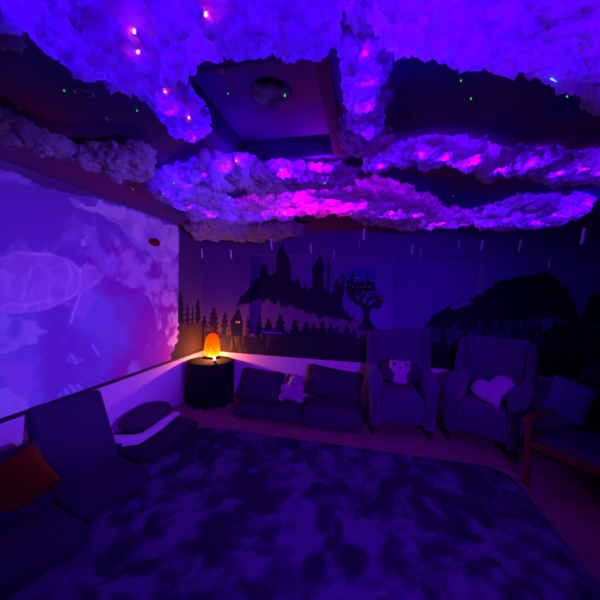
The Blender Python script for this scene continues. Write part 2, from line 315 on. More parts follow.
# ---------------------------------------------------------------- back wall with mural and two shallow niches
Pm = paint_mat('mural paint')
def back_wall():
    U = np.arange(XL, XR+.001, .0125); V = np.arange(ZL, ZT+.001, .0125)
    X, Z = np.meshgrid(U, V, indexing='ij')
    j1 = (fbm(X, Z, 14, 3)-.5)*.06; j2 = (fbm(X, Z, 14, 9)-.5)*.06
    Xj, Zj = X+j1, Z+j2
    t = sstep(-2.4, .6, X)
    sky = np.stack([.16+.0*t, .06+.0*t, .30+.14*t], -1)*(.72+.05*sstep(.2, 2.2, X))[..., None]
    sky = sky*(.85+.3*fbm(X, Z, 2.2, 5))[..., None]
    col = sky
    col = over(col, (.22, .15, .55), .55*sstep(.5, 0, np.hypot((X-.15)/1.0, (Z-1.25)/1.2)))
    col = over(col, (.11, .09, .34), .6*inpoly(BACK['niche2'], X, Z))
    col = over(col, (.17, .06, .22), inpoly(BACK['mist'], Xj, Zj))
    dk = (.012, .009, .035)
    jag = (fbm(X, Z*0, 26, 13)-.5)*.16*(Z < 1.62)
    col = over(col, dk, inpoly(BACK['cliff'], X+j1*.35, Z+j2*.35+jag))
    for (tx, tz, tw) in ((-.62, 1.86, .03), (-.50, 1.98, .022), (-.30, 1.80, .028), (-.16, 1.72, .025), (-.38, 1.70, .05), (-.06, 1.74, .02)):
        col = over(col, dk, ((np.abs(X-tx) < tw) & (Z < tz-.06) & (Z > 1.5)) | ((np.abs(X-tx) < tw*1.3*np.clip((tz+.04-Z)/.10, 0, 1)) & (Z > tz-.06)))
    col = over(col, (.09, .05, .17), inpoly(BACK['hill'], X, Z))
    # bare tree
    for b in BRANCH:
        col = over(col, dk, dseg(b, X, Z) < .022)
        for k in range(len(b)-1):
            for s in (-1, 1):
                x0, z0 = b[k+1]; col = over(col, dk, dseg([(x0, z0), (x0+.05*s, z0+.09)], X, Z) < .009)
    col = over(col, dk, inpoly(BACK['willow_trunk'], X, Z))
    # distant mountain, stone viaduct and dark moor
    col = over(col, (.006, .005, .02), inpoly(BACK['lowdark'], X, Z))
    via = inpoly(BACK['viaduct'], X, Z)
    col = over(col, (.045, .028, .10), via)
    xc = (X*7) % 1-.5; arch = (Z < 1.27) & (Z > 1.12) & (np.abs(xc) < .3) & ((np.abs(xc)/.3)**2+((Z-1.17)/.09)**2 < 1.0)
    arch2 = (Z > 1.30) & (Z < 1.34) & (np.abs(((X*14) % 1)-.5) < .25)
    col = over(col, (.008, .006, .03), via & (arch | arch2))
    col = over(col, (.006, .005, .022), inpoly(BACK['mountain'], Xj, Zj) & ~(dseg([(1.12, 1.40), (1.3, 1.47)], X, Z) < .03))
    # forest
    fade = (.02, .013, .04)
    for (xt, zb, zt, w) in TREES:
        w = max(w, .05); q = np.clip((zt-Z)/(zt-zb), 0, 1)
        wob = .25*np.sin(Z*90+xt*50)+.5*(fbm(X, Z, 30, 21)-.5)
        ins = (Z < zt) & (Z > zb-.05) & (np.abs(X-xt) < w*.75*(q**.6)*(1+wob))
        col = over(col, dk, ins)
    g = inpoly(BACK['trees_ground'], X+j1*.5, Z+j2*.9)
    col = over(col, fade, g)
    gr = ((Z < 1.0) & (X < -1.2)) * (.5+.5*np.sin(X*160+6*fbm(X, Z, 8, 2)))*sstep(.45, .75, fbm(X*3, Z*.7, 9, 31))
    col = over(col, (.16, .09, .06), .8*gr)
    # little house with lit windows, pigment only
    col = over(col, dk, inpoly(BACK['hut'], X, Z))
    xm = sum(p[0] for p in BACK['hutwin'])/4; zm = sum(p[1] for p in BACK['hutwin'])/4
    for dx in (-.018, .018): col = over(col, (.8, .75, .15), (np.abs(X-xm-dx) < .013) & (np.abs(Z-zm) < .016))
    col = over(col, (.3, .2, .5), inpoly(BACK['sill_glint'], X, Z))  # reflection on the niche sill, painted in as a pale strip
    st = vnoise(X, Z, 28, 77); col = over(col, (.35, .3, .6), .5*((st > .985) & (Z > 1.6)))
    def P(X, Z):
        y = np.full(X.shape, YB)
        for k in ('niche1', 'niche2'):
            xs = [p[0] for p in BACK[k]]; zs = [p[1] for p in BACK[k]]
            y = np.where((X > min(xs)) & (X < max(xs)) & (Z > min(zs)) & (Z < max(zs)), YB+.07, y)
        return X, y, Z
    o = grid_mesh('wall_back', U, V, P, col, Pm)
    struct(o)
    return o
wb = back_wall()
# masonry behind the mural and the white dado below it
o = obj('wall_back', NB(XL-.1, XR+.1, YB+.08, YB+.2, 0, ZT), M_plain, smooth=False); struct(o)
o = obj('wall_back', NB(XL, XR, YB, YB+.08, 0, ZL-.02), M_dado, smooth=False); struct(o)
o = obj('trim_1', NB(XL+.02, XR, YB-.012, YB+.02, ZL-.02, ZL, .003, 1), M_ledge, smooth=False); struct(o)

# ---------------------------------------------------------------- left wall: sky mural with a sea turtle
def left_wall():
    U = np.concatenate([np.arange(YF, 1.3, .05), np.arange(1.3, YB+.001, .0125)]); U[-1] = YB
    V = np.arange(ZL, ZT+.001, .0125)
    Y, Z = np.meshgrid(U, V, indexing='ij')
    n1 = fbm(Y, Z, 1.6, 11); n2 = fbm(Y, Z, 3.4, 15, 5); n3 = fbm(Y, Z, 7, 19)
    j1 = (fbm(Y, Z, 9, 3)-.5)*.16; j2 = (fbm(Y, Z, 9, 8)-.5)*.16
    Yj, Zj = Y+j1, Z+j2
    col = np.zeros(Y.shape+(3,))+np.array((.34, .16, .62))
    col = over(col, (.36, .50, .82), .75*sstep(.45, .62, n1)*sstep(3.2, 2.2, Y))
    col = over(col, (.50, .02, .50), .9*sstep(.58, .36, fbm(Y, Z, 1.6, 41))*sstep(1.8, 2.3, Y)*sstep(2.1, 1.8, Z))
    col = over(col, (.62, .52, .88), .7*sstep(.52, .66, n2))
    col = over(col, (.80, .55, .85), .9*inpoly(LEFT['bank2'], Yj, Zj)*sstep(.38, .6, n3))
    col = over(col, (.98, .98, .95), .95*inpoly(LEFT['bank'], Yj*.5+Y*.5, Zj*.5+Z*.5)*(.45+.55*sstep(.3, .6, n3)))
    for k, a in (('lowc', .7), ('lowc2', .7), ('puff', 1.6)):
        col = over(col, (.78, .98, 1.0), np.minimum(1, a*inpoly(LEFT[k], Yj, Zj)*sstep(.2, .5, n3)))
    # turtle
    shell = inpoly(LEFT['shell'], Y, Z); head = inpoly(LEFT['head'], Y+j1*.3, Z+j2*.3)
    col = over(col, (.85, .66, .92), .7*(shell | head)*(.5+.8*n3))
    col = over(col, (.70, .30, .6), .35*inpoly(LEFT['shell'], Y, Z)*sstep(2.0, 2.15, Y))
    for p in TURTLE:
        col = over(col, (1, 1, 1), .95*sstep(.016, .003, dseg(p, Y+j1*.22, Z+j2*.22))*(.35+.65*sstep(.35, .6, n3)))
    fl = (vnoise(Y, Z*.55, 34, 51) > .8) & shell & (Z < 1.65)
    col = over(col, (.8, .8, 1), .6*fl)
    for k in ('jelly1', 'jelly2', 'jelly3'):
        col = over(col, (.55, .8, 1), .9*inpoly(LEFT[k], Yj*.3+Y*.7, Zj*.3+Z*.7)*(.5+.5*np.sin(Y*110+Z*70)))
    # darker band along the top, ragged lower edge
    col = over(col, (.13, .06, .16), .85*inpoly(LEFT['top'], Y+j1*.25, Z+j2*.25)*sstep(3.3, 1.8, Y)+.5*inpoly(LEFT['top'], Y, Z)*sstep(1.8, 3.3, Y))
    # the dark sky and forest run on round the corner
    edge = 3.41+.02*np.sin(Z*60)*(Z < 1.1)-.25*sstep(.9, .64, Z)*.6
    f = Y > edge
    g = .16*np.ones(Y.shape)
    sk = np.stack([.15*(.8+.3*n1), .06+.0*n1, .20+.0*n1], -1)*.8
    col = np.where(f[..., None], sk, col)
    for (c, zt, w) in ((3.45, 1.52, .12), (3.62, 1.34, .09), (3.74, 1.30, .06), (3.88, 1.42, .1)):
        q = np.clip((zt-Z)/.6, 0, 1); col = over(col, (.012, .009, .03), f & (Z < zt) & (np.abs(Y-c) < w*q**.5*(1+.3*np.sin(Z*80))))
    col = over(col, (.05, .03, .03), f & (Z < 1.05+.1*(n3-.5)))
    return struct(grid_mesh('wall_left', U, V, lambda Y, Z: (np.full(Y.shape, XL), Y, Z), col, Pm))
left_wall()
struct(obj('wall_left', NB(XL-.1, XL-.001, YF, YB+.1, 0, ZT), M_plain, smooth=False))
struct(obj('wall_left', NB(XL-.02, XL, YF, YB, 0, ZL-.02), M_dado, smooth=False))
struct(obj('trim_2', NB(XL, XL+.02, YF, YB, ZL-.03, ZL, .003, 1), M_ledge, smooth=False))
struct(obj('baseboard_left', NB(XL, XL+.015, YF, YB, 0, .13, .004, 1), M_dado, smooth=False))
struct(obj('baseboard_back', NB(XL+.015, XR, YB-.015, YB, 0, .13, .004, 1), M_dado, smooth=False))
struct(obj('wall_right', NB(XR, XR+.1, YF, YB+.1, 0, ZT), M_plain, smooth=False))
struct(obj('wall_front', NB(XL-.1, XR+.1, YF-.1, YF, 0, ZT), M_plain, smooth=False))
struct(obj('floor', NB(XL-.1, XR+.1, YF-.1, YB+.2, -.1, 0), M_carpet, smooth=False))

# ---------------------------------------------------------------- ceiling with a shallow recess
TX0, TX1, TY0, TY1, TD = -.81, -.15, 1.02, 1.79, .12
def ceiling_mat():
    m = mat('night sky ceiling paint', (.1, .055, .2), .85); nt = m.node_tree; b = nt.nodes['Principled BSDF']
    tc = nt.nodes.new('ShaderNodeTexCoord'); n = nt.nodes.new('ShaderNodeTexNoise'); n.inputs['Scale'].default_value = 1.1; n.inputs['Detail'].default_value = 6
    r = nt.nodes.new('ShaderNodeValToRGB'); e = r.color_ramp.elements
    e[0].position = .4; e[0].color = (.05, .05, .30, 1); e[1].position = .66; e[1].color = (.26, .03, .12, 1)
    nt.links.new(tc.outputs['Object'], n.inputs['Vector']); nt.links.new(n.outputs['Fac'], r.inputs['Fac']); nt.links.new(r.outputs['Color'], b.inputs['Base Color'])
    return m
M_ceil = ceiling_mat()
bm = bmesh.new()
for a in ((XL-.1, TX0, YF-.1, YB+.2), (TX1, XR+.1, YF-.1, YB+.2), (TX0, TX1, YF-.1, TY0), (TX0, TX1, TY1, YB+.2)):
    box(bm, a[0], a[1], a[2], a[3], ZT, ZT+.2)
struct(obj('ceiling', bm, M_ceil, smooth=False))
struct(obj('ceiling', NB(TX0, TX1, TY0, TY1, ZT+TD, ZT+.2), M_ceil, smooth=False))
bm = bmesh.new(); w = .012
box(bm, TX0, TX0+w, TY0, TY1, ZT-.004, ZT+TD); box(bm, TX0+w, TX1, TY1-w, TY1, ZT-.004, ZT+TD); box(bm, TX0+w, TX1, TY0, TY0+w, ZT-.004, ZT+TD)
struct(obj('trim_3', bm, M_traywall, smooth=False))
struct(obj('trim_4', NB(TX1-.06, TX1, TY0+w, TY1-w, ZT-.01, ZT+TD, .004, 1), M_batten, smooth=False))

# ---------------------------------------------------------------- cotton clouds under the ceiling
def cloud_mat():
    m = bpy.data.materials.new('cotton wool'); m.use_nodes = True; nt = m.node_tree
    nt.nodes.remove(nt.nodes['Principled BSDF'])
    d = nt.nodes.new('ShaderNodeBsdfDiffuse'); t = nt.nodes.new('ShaderNodeBsdfTranslucent'); mx = nt.nodes.new('ShaderNodeMixShader')
    n = nt.nodes.new('ShaderNodeTexNoise'); n.inputs['Scale'].default_value = 30; n.inputs['Detail'].default_value = 6; n.inputs['Roughness'].default_value = .65
    tc = nt.nodes.new('ShaderNodeTexCoord'); r = nt.nodes.new('ShaderNodeMapRange')
    r.inputs['From Min'].default_value = .36; r.inputs['From Max'].default_value = .64; r.inputs['To Min'].default_value = .25; r.inputs['To Max'].default_value = .62
    nt.links.new(tc.outputs['Object'], n.inputs['Vector']); nt.links.new(n.outputs['Fac'], r.inputs['Value']); nt.links.new(r.outputs[0], mx.inputs[0])
    d.inputs[0].default_value = (.55, .5, .6, 1); t.inputs[0].default_value = (.85, .85, .9, 1)
    bp = nt.nodes.new('ShaderNodeBump'); bp.inputs['Strength'].default_value = .9; bp.inputs['Distance'].default_value = .02
    nt.links.new(n.outputs['Fac'], bp.inputs['Height']); nt.links.new(bp.outputs[0], d.inputs['Normal']); nt.links.new(bp.outputs[0], t.inputs['Normal'])
    nt.links.new(d.outputs[0], mx.inputs[1]); nt.links.new(t.outputs[0], mx.inputs[2]); nt.links.new(mx.outputs[0], nt.nodes['Material Output'].inputs[0])
    return m
M_cloud = cloud_mat()
tx1 = bpy.data.textures.new('lumps', 'CLOUDS'); tx1.noise_scale = .055; tx1.noise_depth = 4
tx2 = bpy.data.textures.new('tufts', 'CLOUDS'); tx2.noise_scale = .018; tx2.noise_depth = 3
def edge_dist(poly, x, y):
    X = np.array([x]); Y = np.array([y]); return float(dseg(poly+[poly[0]], X, Y)[0])
def in1(poly, x, y): return bool(inpoly(poly, np.array([x]), np.array([y]))[0])
def cloud(key, label, rmax=.12, vox=.016, sp=.075, seed=1, cat='cloud', amp=1.0):
    poly = CLOUD[key]; xs = [p[0] for p in poly]; ys = [p[1] for p in poly]
    rr = random.Random(seed); cx, cy = sum(xs)/len(xs), sum(ys)/len(ys)
    lst = []; y = min(ys)-sp
    while y < max(ys)+sp:
        x = min(xs)-sp
        while x < max(xs)+sp:
            px, py = x+rr.uniform(-.5, .5)*sp, y+rr.uniform(-.5, .5)*sp
            ins = in1(poly, px, py); e = edge_dist(poly, px, py)
            if (ins and e > .008) or (not ins and e < .02 and rr.random() < .4):
                r = min(rmax*rr.uniform(.45, 1.1), e*.8+.02)
                rz = r*rr.uniform(.75, 1.0)
                z = ZT-.012-rz*rr.uniform(.85, 1.15)
                z = min(z, ZT-.012-rz)
                lst.append((px-cx, py-cy, z-ZT, r, r, rz))
            x += sp
        y += sp
    o = obj('cotton_cloud', blobs(bmesh.new(), lst, 2), M_cloud)
    m = o.modifiers.new('r', 'REMESH'); m.mode = 'VOXEL'; m.voxel_size = vox
    for t, s in ((tx1, .085*amp), (tx2, .055*amp)):
        d = o.modifiers.new('d', 'DISPLACE'); d.texture = t; d.strength = s; d.mid_level = .55
    bake(o)
    v = np.empty(len(o.data.vertices)*3); o.data.vertices.foreach_get('co', v); v[2::3] = np.minimum(v[2::3], -.003)
    o.data.vertices.foreach_set('co', v)
    o.location = (cx, cy, ZT)
    tag(o, label, cat, 'cotton clouds under the ceiling')
    return o
cloud('A', 'huge glowing violet cotton cloud filling the top left of the ceiling', .12, .013, .06, 1)
cloud('A2', 'narrow tongue of blue violet cotton cloud left of the ceiling recess', .06, .010, .035, 2, amp=.7)
cloud('B', 'huge glowing violet cotton cloud filling the top right of the ceiling', .12, .013, .06, 3)
cloud('C', 'upright strip of violet cotton cloud on the right edge of the ceiling recess', .055, .010, .032, 4, amp=.7)
cloud('L', 'bright blue violet cotton cloud patch above the room corner, left of the magenta one', .075, .012, .045, 5, amp=.8)
cloud('R', 'long violet cotton cloud streak running right, farther up than the lowest streak', .05, .011, .035, 6, amp=.7)
cloud('M', 'mixed violet and beige cotton cloud right along the far rim of the ceiling recess', .06, .011, .035, 7, amp=.7)
cloud('N', 'cotton cloud glowing hot magenta in the middle, beyond the one on the recess rim', .07, .012, .04, 12, amp=.8)
cloud('S', 'lowest violet cotton cloud streak, hanging in front of the dark mountain wall', .075, .012, .045, 8, amp=.8)
cloud('E', 'unlit beige grey cotton cloud hanging right at the back wall corner', .09, .014, .05, 9, amp=.8)
cloud('D', 'long unlit greyish cotton cloud band along the sky mural wall', .07, .012, .045, 10, amp=.8)
cloud('G', 'small unlit bluish cotton tuft at the far left of the ceiling', .06, .010, .035, 11, amp=.7)

# ---------------------------------------------------------------- LED light inside the cotton
def pl(loc, col, power, rad=.02, name='cloud_led'):
    l = bpy.data.lights.new(name, 'POINT'); l.color = col; l.energy = power; l.shadow_soft_size = rad
    o = bpy.data.objects.new(name, l); C.objects.link(o); o.location = loc; return o
MAGC = (1.0, .0, .5)
ZI = ZT-.085
for k, r0, r1, p in (('top', .02, .13, .38), ('arm', .03, .1, .75), ('col', .05, .13, .7), ('left', .04, .12, 2.4), ('right', .06, .17, 2.0), ('mid', .08, .22, 3.3), ('low', .08, .16, 4.4)):
    for i, (x, y) in enumerate(LEDS[k]): pl((x, y, ZI+.01*R.uniform(-1, 1)), (R.uniform(r0, r1), 0, 1), p*R.uniform(.5, 1.5))
for x, y in LEDS['mg']: pl((x, y, ZI), MAGC, 3.2)
M_bm = emat('pink fairy bulb', (1, .25, .75), 5); M_bg = emat('green laser dot', (.05, .8, .25), .8); M_bc = emat('cyan laser dot', (.15, .8, .9), 1.5)  # pink ones are bulbs; green and cyan stand in for projected laser dots
def bulb(name, loc, m, r, label, group, cat='fairy light'):  # glowing bead
    bm = bmesh.new(); bmesh.ops.create_uvsphere(bm, u_segments=12, v_segments=8, radius=r)
    bmesh.ops.create_cone(bm, cap_ends=True, segments=8, radius1=r*.7, radius2=r*.7, depth=r*1.2, matrix=Matrix.Translation((0, 0, r*1.1)))
    o = obj(name, bm, m); o.location = loc; return tag(o, label, cat, group)
def under(x, y, z0=1.9):
    dg = bpy.context.evaluated_depsgraph_get()
    ok, p, n, *_ = bpy.context.scene.ray_cast(dg, Vector((x, y, z0)), Vector((0, 0, 1)))
    return p.z if ok else ZT
bpy.context.view_layer.update()
def on_cloud(x, y):
    """surface point of the cotton seen along the surveyed sight line"""
    dg = bpy.context.evaluated_depsgraph_get(); d = Vector((x, y, 2.17-H)).normalized()
    ok, p, n, *_ = bpy.context.scene.ray_cast(dg, Vector((0, 0, H)), d)
    return p-d*.004
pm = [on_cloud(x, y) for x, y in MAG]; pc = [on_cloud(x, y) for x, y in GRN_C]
for p in pm: pl(p-Vector((p.x, p.y, .6)).normalized()*.012, (1, 0, .35), .035, .004, 'fairy_glow')
for p in pm: bulb('fairy_or_laser_dot', p, M_bm, .0035, 'tiny pink white bulb shining on violet cotton cloud', 'pink fairy lights in the clouds')
for p in pc: bulb('fairy_or_laser_dot', p, M_bc, .0035, 'tiny cyan green laser dot shining on cotton cloud', 'cyan laser dots on the clouds')  # laser dots on the cotton, modelled as glowing beads
for (x, y) in GRN+GRN_T[1:]: bulb('fairy_or_laser_dot', (x, y, ZT-.006 if not (TX0 < x < TX1 and TY0 < y < TY1) else ZT+TD-.006), M_bg, .003, 'tiny green point of light on dark ceiling', 'green points of light on the ceiling')  # projected laser dots, modelled as tiny glowing beads

# ---------------------------------------------------------------- ceiling decorations
def star_bm(r, n=5, t=.004, inner=.42):
    bm = bmesh.new(); v = []
    for i in range(2*n):
        a = pi*i/n; q = r if i % 2 == 0 else r*inner; v.append((q*cos(a), q*sin(a)))
    bot = [bm.verts.new((x, y, -t)) for x, y in v]; top = [bm.verts.new((x, y, 0)) for x, y in v]; c = bm.verts.new((0, 0, -t*2.2))
    for i in range(2*n):
        j = (i+1) % (2*n); bm.faces.new((bot[i], bot[j], c)); bm.faces.new((bot[i], top[i], top[j], bot[j]))
    bm.faces.new(top); return bm
M_sred = mat('red star plastic', (1.0, .12, .35), .6); M_spale = mat('pale star plastic', (.8, .7, .8), .6); M_green = mat('greenish star plastic', (.55, .5, .2), .6)
def deco(name, key, bm, m, label, cat, rz=0, z=None):
    x, y = DECO[key]; zz = (ZT+TD if TX0 < x < TX1 and TY0 < y < TY1 else ZT) if z is None else z
    o = obj(name, bm, m, smooth=False); o.location = (x, y, zz-.0005); o.rotation_euler = (0, 0, rz); return tag(o, label, cat)
deco('ceiling_star', 'star', star_bm(.024), M_sred, 'red five pointed star stuck in the ceiling recess above the dark disc', 'star decoration', .3)
deco('ceiling_star', 's1', star_bm(.022, 4), M_spale, 'pale four pointed star stuck on ceiling beside the planet ring', 'star decoration', .5)
deco('ceiling_star', 's2', star_bm(.015, 4), M_spale, 'small pale star on the ceiling nearest the left edge', 'star decoration', .2)
deco('ceiling_star', 's3', star_bm(.03), M_green, 'dull yellowish star on the ceiling below the long violet streak', 'star decoration', .1)
deco('ceiling_star', 's5', star_bm(.010, 4), M_spale, 'tiny pale star in the ceiling recess right of the dark disc', 'star decoration', .1)
deco('ceiling_star', 's6', star_bm(.007, 4), M_spale, 'tiny pale star in the ceiling recess left of the dark disc', 'star decoration', .1)
bm = bmesh.new(); n = 40; rings = []
for k in range(n):
    a = 2*pi*k/n; rings.append([bm.verts.new(((.036+.0045*cos(b))*cos(a), (.026+.0045*cos(b))*sin(a), .003*sin(b)-.003)) for b in (0, pi/2, pi, 3*pi/2)])
for k in range(n):
    A_, B_ = rings[k], rings[(k+1) % n]
    for i in range(4): bm.faces.new((A_[i], A_[(i+1) % 4], B_[(i+1) % 4], B_[i]))
deco('planet_ring', 'ring', bm, M_spale, 'thin pale oval ring stuck on the dark ceiling at left', 'planet decoration', 0.3)
M_moon = mat('dark moon print', (.015, .02, .02), .6, col2=(.10, .22, .16), cscale=14)
t = thing('ceiling_disc', 'round dark disc with green grey patches in the ceiling recess', 'planet decoration', (*DECO['moon'], ZT+TD))
obj('disc', lathe([(.1, 0), (.103, -.004), (.1, -.009), (.06, -.012), (.001, -.013)], 40), M_moon, t)
o = bulb('fairy_or_laser_dot', (DECO['moon'][0]+.07, DECO['moon'][1]+.0, ZT+TD-.018), M_bg, .005, 'bright green point of light on the dark ceiling disc', None)  # laser dot on the disc, a glowing bead
x, y = DECO['streak']; z = under(x, y)
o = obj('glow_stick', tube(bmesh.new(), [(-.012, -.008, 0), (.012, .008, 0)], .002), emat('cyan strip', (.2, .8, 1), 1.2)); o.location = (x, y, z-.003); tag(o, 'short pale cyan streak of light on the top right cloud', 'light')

# ---------------------------------------------------------------- candles hanging on threads
proto = None
where = ['leftmost, above the little forest house', 'second from left, left of the castle', 'hanging before the tallest castle tower, big and bright',
 'between the two castle tower groups', 'right of the right castle tower, faint', 'large and bright, above the small picture', 'faint, left of the large one above the picture',
 'bright, before the top edge of the right niche', 'faint, right beside the bright one at the niche top', 'faint, fifth from the right edge', 'bright, fourth from the right edge',
 'bright, above the left slope of the dark mountain', 'faint, just above the mountain peak', 'rightmost and largest, above the valley']
for i, (x, y, z) in enumerate(CANDLES):
    lab = 'slim white candle on a thread, '+where[i]
    if proto is None:
        proto = thing('hanging_candle', lab, 'candle', (x, y, z))
        obj('wax_stick', lathe([(.0005, -.06), (.008, -.058), (.0095, .05), (.007, .058), (.001, .06)], 12), M_candle, proto)
        obj('wick', lathe([(.0012, .058), (.001, .068)], 6), M_eye, proto)
        kids = list(proto.children)
        th = obj('thread', lathe([(.0005, 0), (.0005, 1)], 5), M_thread, proto); th.location.z = .065; th.scale.z = ZT-z-.067
        kids.append(th); c = proto
    else:
        c = proto.copy(); C.objects.link(c); c.location = (x, y, z); c['label'] = lab
        for k in kids:
            kc = k.copy(); C.objects.link(kc); kc.parent = c
            if k.name.startswith('thread'): kc.scale.z = ZT-z-.067
    if 'faint' in where[i]:
        c.scale = (.55, .55, .9)
        for k in c.children:
            if k.name.startswith('thread'): k.scale.z = (ZT-z-.067)/.9+.006
    c['group'] = 'candles hanging below the clouds'
    for k in c.children:
        if k.name.startswith('wax_stick'): k.rotation_euler = (0, .12*(1 if x > 0 else -1)*min(1, abs(x)), 0)

# ---------------------------------------------------------------- things on the walls
px = [p[0] for p in BACK['poster']]; pz = [p[1] for p in BACK['poster']]
def poster():
    w, h = max(px)-min(px), max(pz)-min(pz)
    U = np.linspace(0, w, 70); V = np.linspace(0, h, 60); X, Z = np.meshgrid(U, V, indexing='ij')
    col = np.zeros(X.shape+(3,))+np.array((.04, .03, .30)); dk = (.008, .006, .02)
    top = .09+.0*X
    for c, ww, hh in ((.03, .03, .13), (.075, .025, .2), (.085, .012, .235), (.11, .03, .09), (.15, .03, .10), (.20, .03, .13), (.235, .03, .10), (.275, .012, .21), (.30, .03, .12), (.34, .03, .10)):
        col = over(col, dk, (np.abs(X-c) < ww*np.clip((hh+.03-Z)/.05, 0, 1)) & (Z < hh+.03))
    col = over(col, dk, Z < .055)
    col = over(col, (.35, .15, .6), sstep(.02, .012, np.hypot(X-.135, Z-.175)))
    for a, b in ((.04, .08), (.082, .17), (.09, .06), (.14, .04), (.30, .05), (.31, .07), (.24, .06), (.19, .05)): col = over(col, (.45, .3, .5), np.hypot(X-a, Z-b) < .008)
    t = thing('wall_picture', 'small landscape picture of a night skyline above the bare painted tree', 'picture', (min(px), YB-.02, min(pz)))
    o = grid_mesh('print', U, V, lambda X, Z: (X, 0*X-.002, Z), col, Pm); o.parent = t
    obj('canvas', NB(0, w, 0, .0195, 0, h, .002, 1), M_plain, t, smooth=False)
poster()
t = thing('wall_sensor', 'small dark red oval fitting high on the sky mural wall', 'wall fitting', (XL, 2.94, 2.09), rot=(0, pi/2, 0))
def oval(v):
    v = Vector(v); return Vector((v.x*.8, v.y*1.6, v.z))
obj('housing', lathe([(.052, 0), (.056, .006), (.056, .018), (.045, .026), (.001, .028)], 32, oval), mat('dark red plastic', (.20, .008, .012), .5), t)

# ---------------------------------------------------------------- rug
def rug():
    x0, x1, y0, y1, r = -1.80, 1.30, -.9, 2.93, .22
    out = []
    for cx, cy, a0 in ((x1-r, y1-r, 0), (x0+r, y1-r, 90), (x0+r, y0+r, 180), (x1-r, y0+r, 270)):
        for k in range(9): a = math.radians(a0+k*90/8); out.append((cx+r*cos(a), cy+r*sin(a)))
    U = np.arange(x0-.02, x1+.02, .02); V = np.arange(y0-.02, y1+.02, .02)
    X, Y = np.meshgrid(U, V, indexing='ij')
    cx, cy = (x0+x1)/2, (y0+y1)/2
    # wrap the grid's rim onto the rounded outline
    def P(X, Y):
        w, h = (x1-x0)/2, (y1-y0)/2
        u = np.clip((X-cx)/w, -1, 1); v = np.clip((Y-cy)/h, -1, 1)
        x = cx+u*w; y = cy+v*h
        qx = np.maximum(np.abs(x-cx)-(w-r), 0); qy = np.maximum(np.abs(y-cy)-(h-r), 0); m = np.maximum(np.maximum(qx, qy), 1e-6); l = np.hypot(qx, qy)
        s = np.where(l > 1e-6, m/np.maximum(l, 1e-6), 1)
        x = cx+np.sign(x-cx)*(np.minimum(np.abs(x-cx), w-r)+qx*s); y = cy+np.sign(y-cy)*(np.minimum(np.abs(y-cy), h-r)+qy*s)
        e = np.minimum(np.minimum(w-np.abs(X-cx), h-np.abs(Y-cy)), .04)
        z = .002+.022*np.clip(e/.04, 0, 1)**.5+.007*(fbm(X, Y, 18, 5)-.5)
        z = np.where(e <= 0, .001, z)
        return x+.012*(fbm(X, Y, 9, 2)-.5), y+.02*(fbm(X, Y, 9, 4)-.5), z
    n = fbm(X+.25*fbm(X, Y, 3, 60), Y*.9+.25*fbm(X, Y, 3, 61), 9.0, 62, 5)
    n2 = fbm(X, Y, 9, 63, 4)
    lighter = sstep(.38, .60, n*.75+n2*.25)  # mask of the rug's own paler patches
    col = np.zeros(X.shape+(3,))+np.array((.028, .026, .06))
    col = over(col, (.095, .09, .19), lighter)
    col = over(col, (.17, .15, .30), .7*sstep(.54, .66, n))
    m = paint_mat('rug pile', 1.0); nt = m.node_tree; b = nt.nodes['Principled BSDF']
    n_ = nt.nodes.new('ShaderNodeTexNoise'); n_.inputs['Scale'].default_value = 120; bp = nt.nodes.new('ShaderNodeBump'); bp.inputs['Strength'].default_value = 1; bp.inputs['Distance'].default_value = .01
    tc = nt.nodes.new('ShaderNodeTexCoord'); nt.links.new(tc.outputs['Object'], n_.inputs['Vector']); nt.links.new(n_.outputs['Fac'], bp.inputs['Height']); nt.links.new(bp.outputs[0], b.inputs['Normal'])
    o = grid_mesh('shaggy_rug', U, V, P, col, m)
    o.data.polygons.foreach_set('use_smooth', [True]*len(o.data.polygons))
    tag(o, 'large shaggy rug mottled in dark and pale blue violet patches', 'rug')
rug()

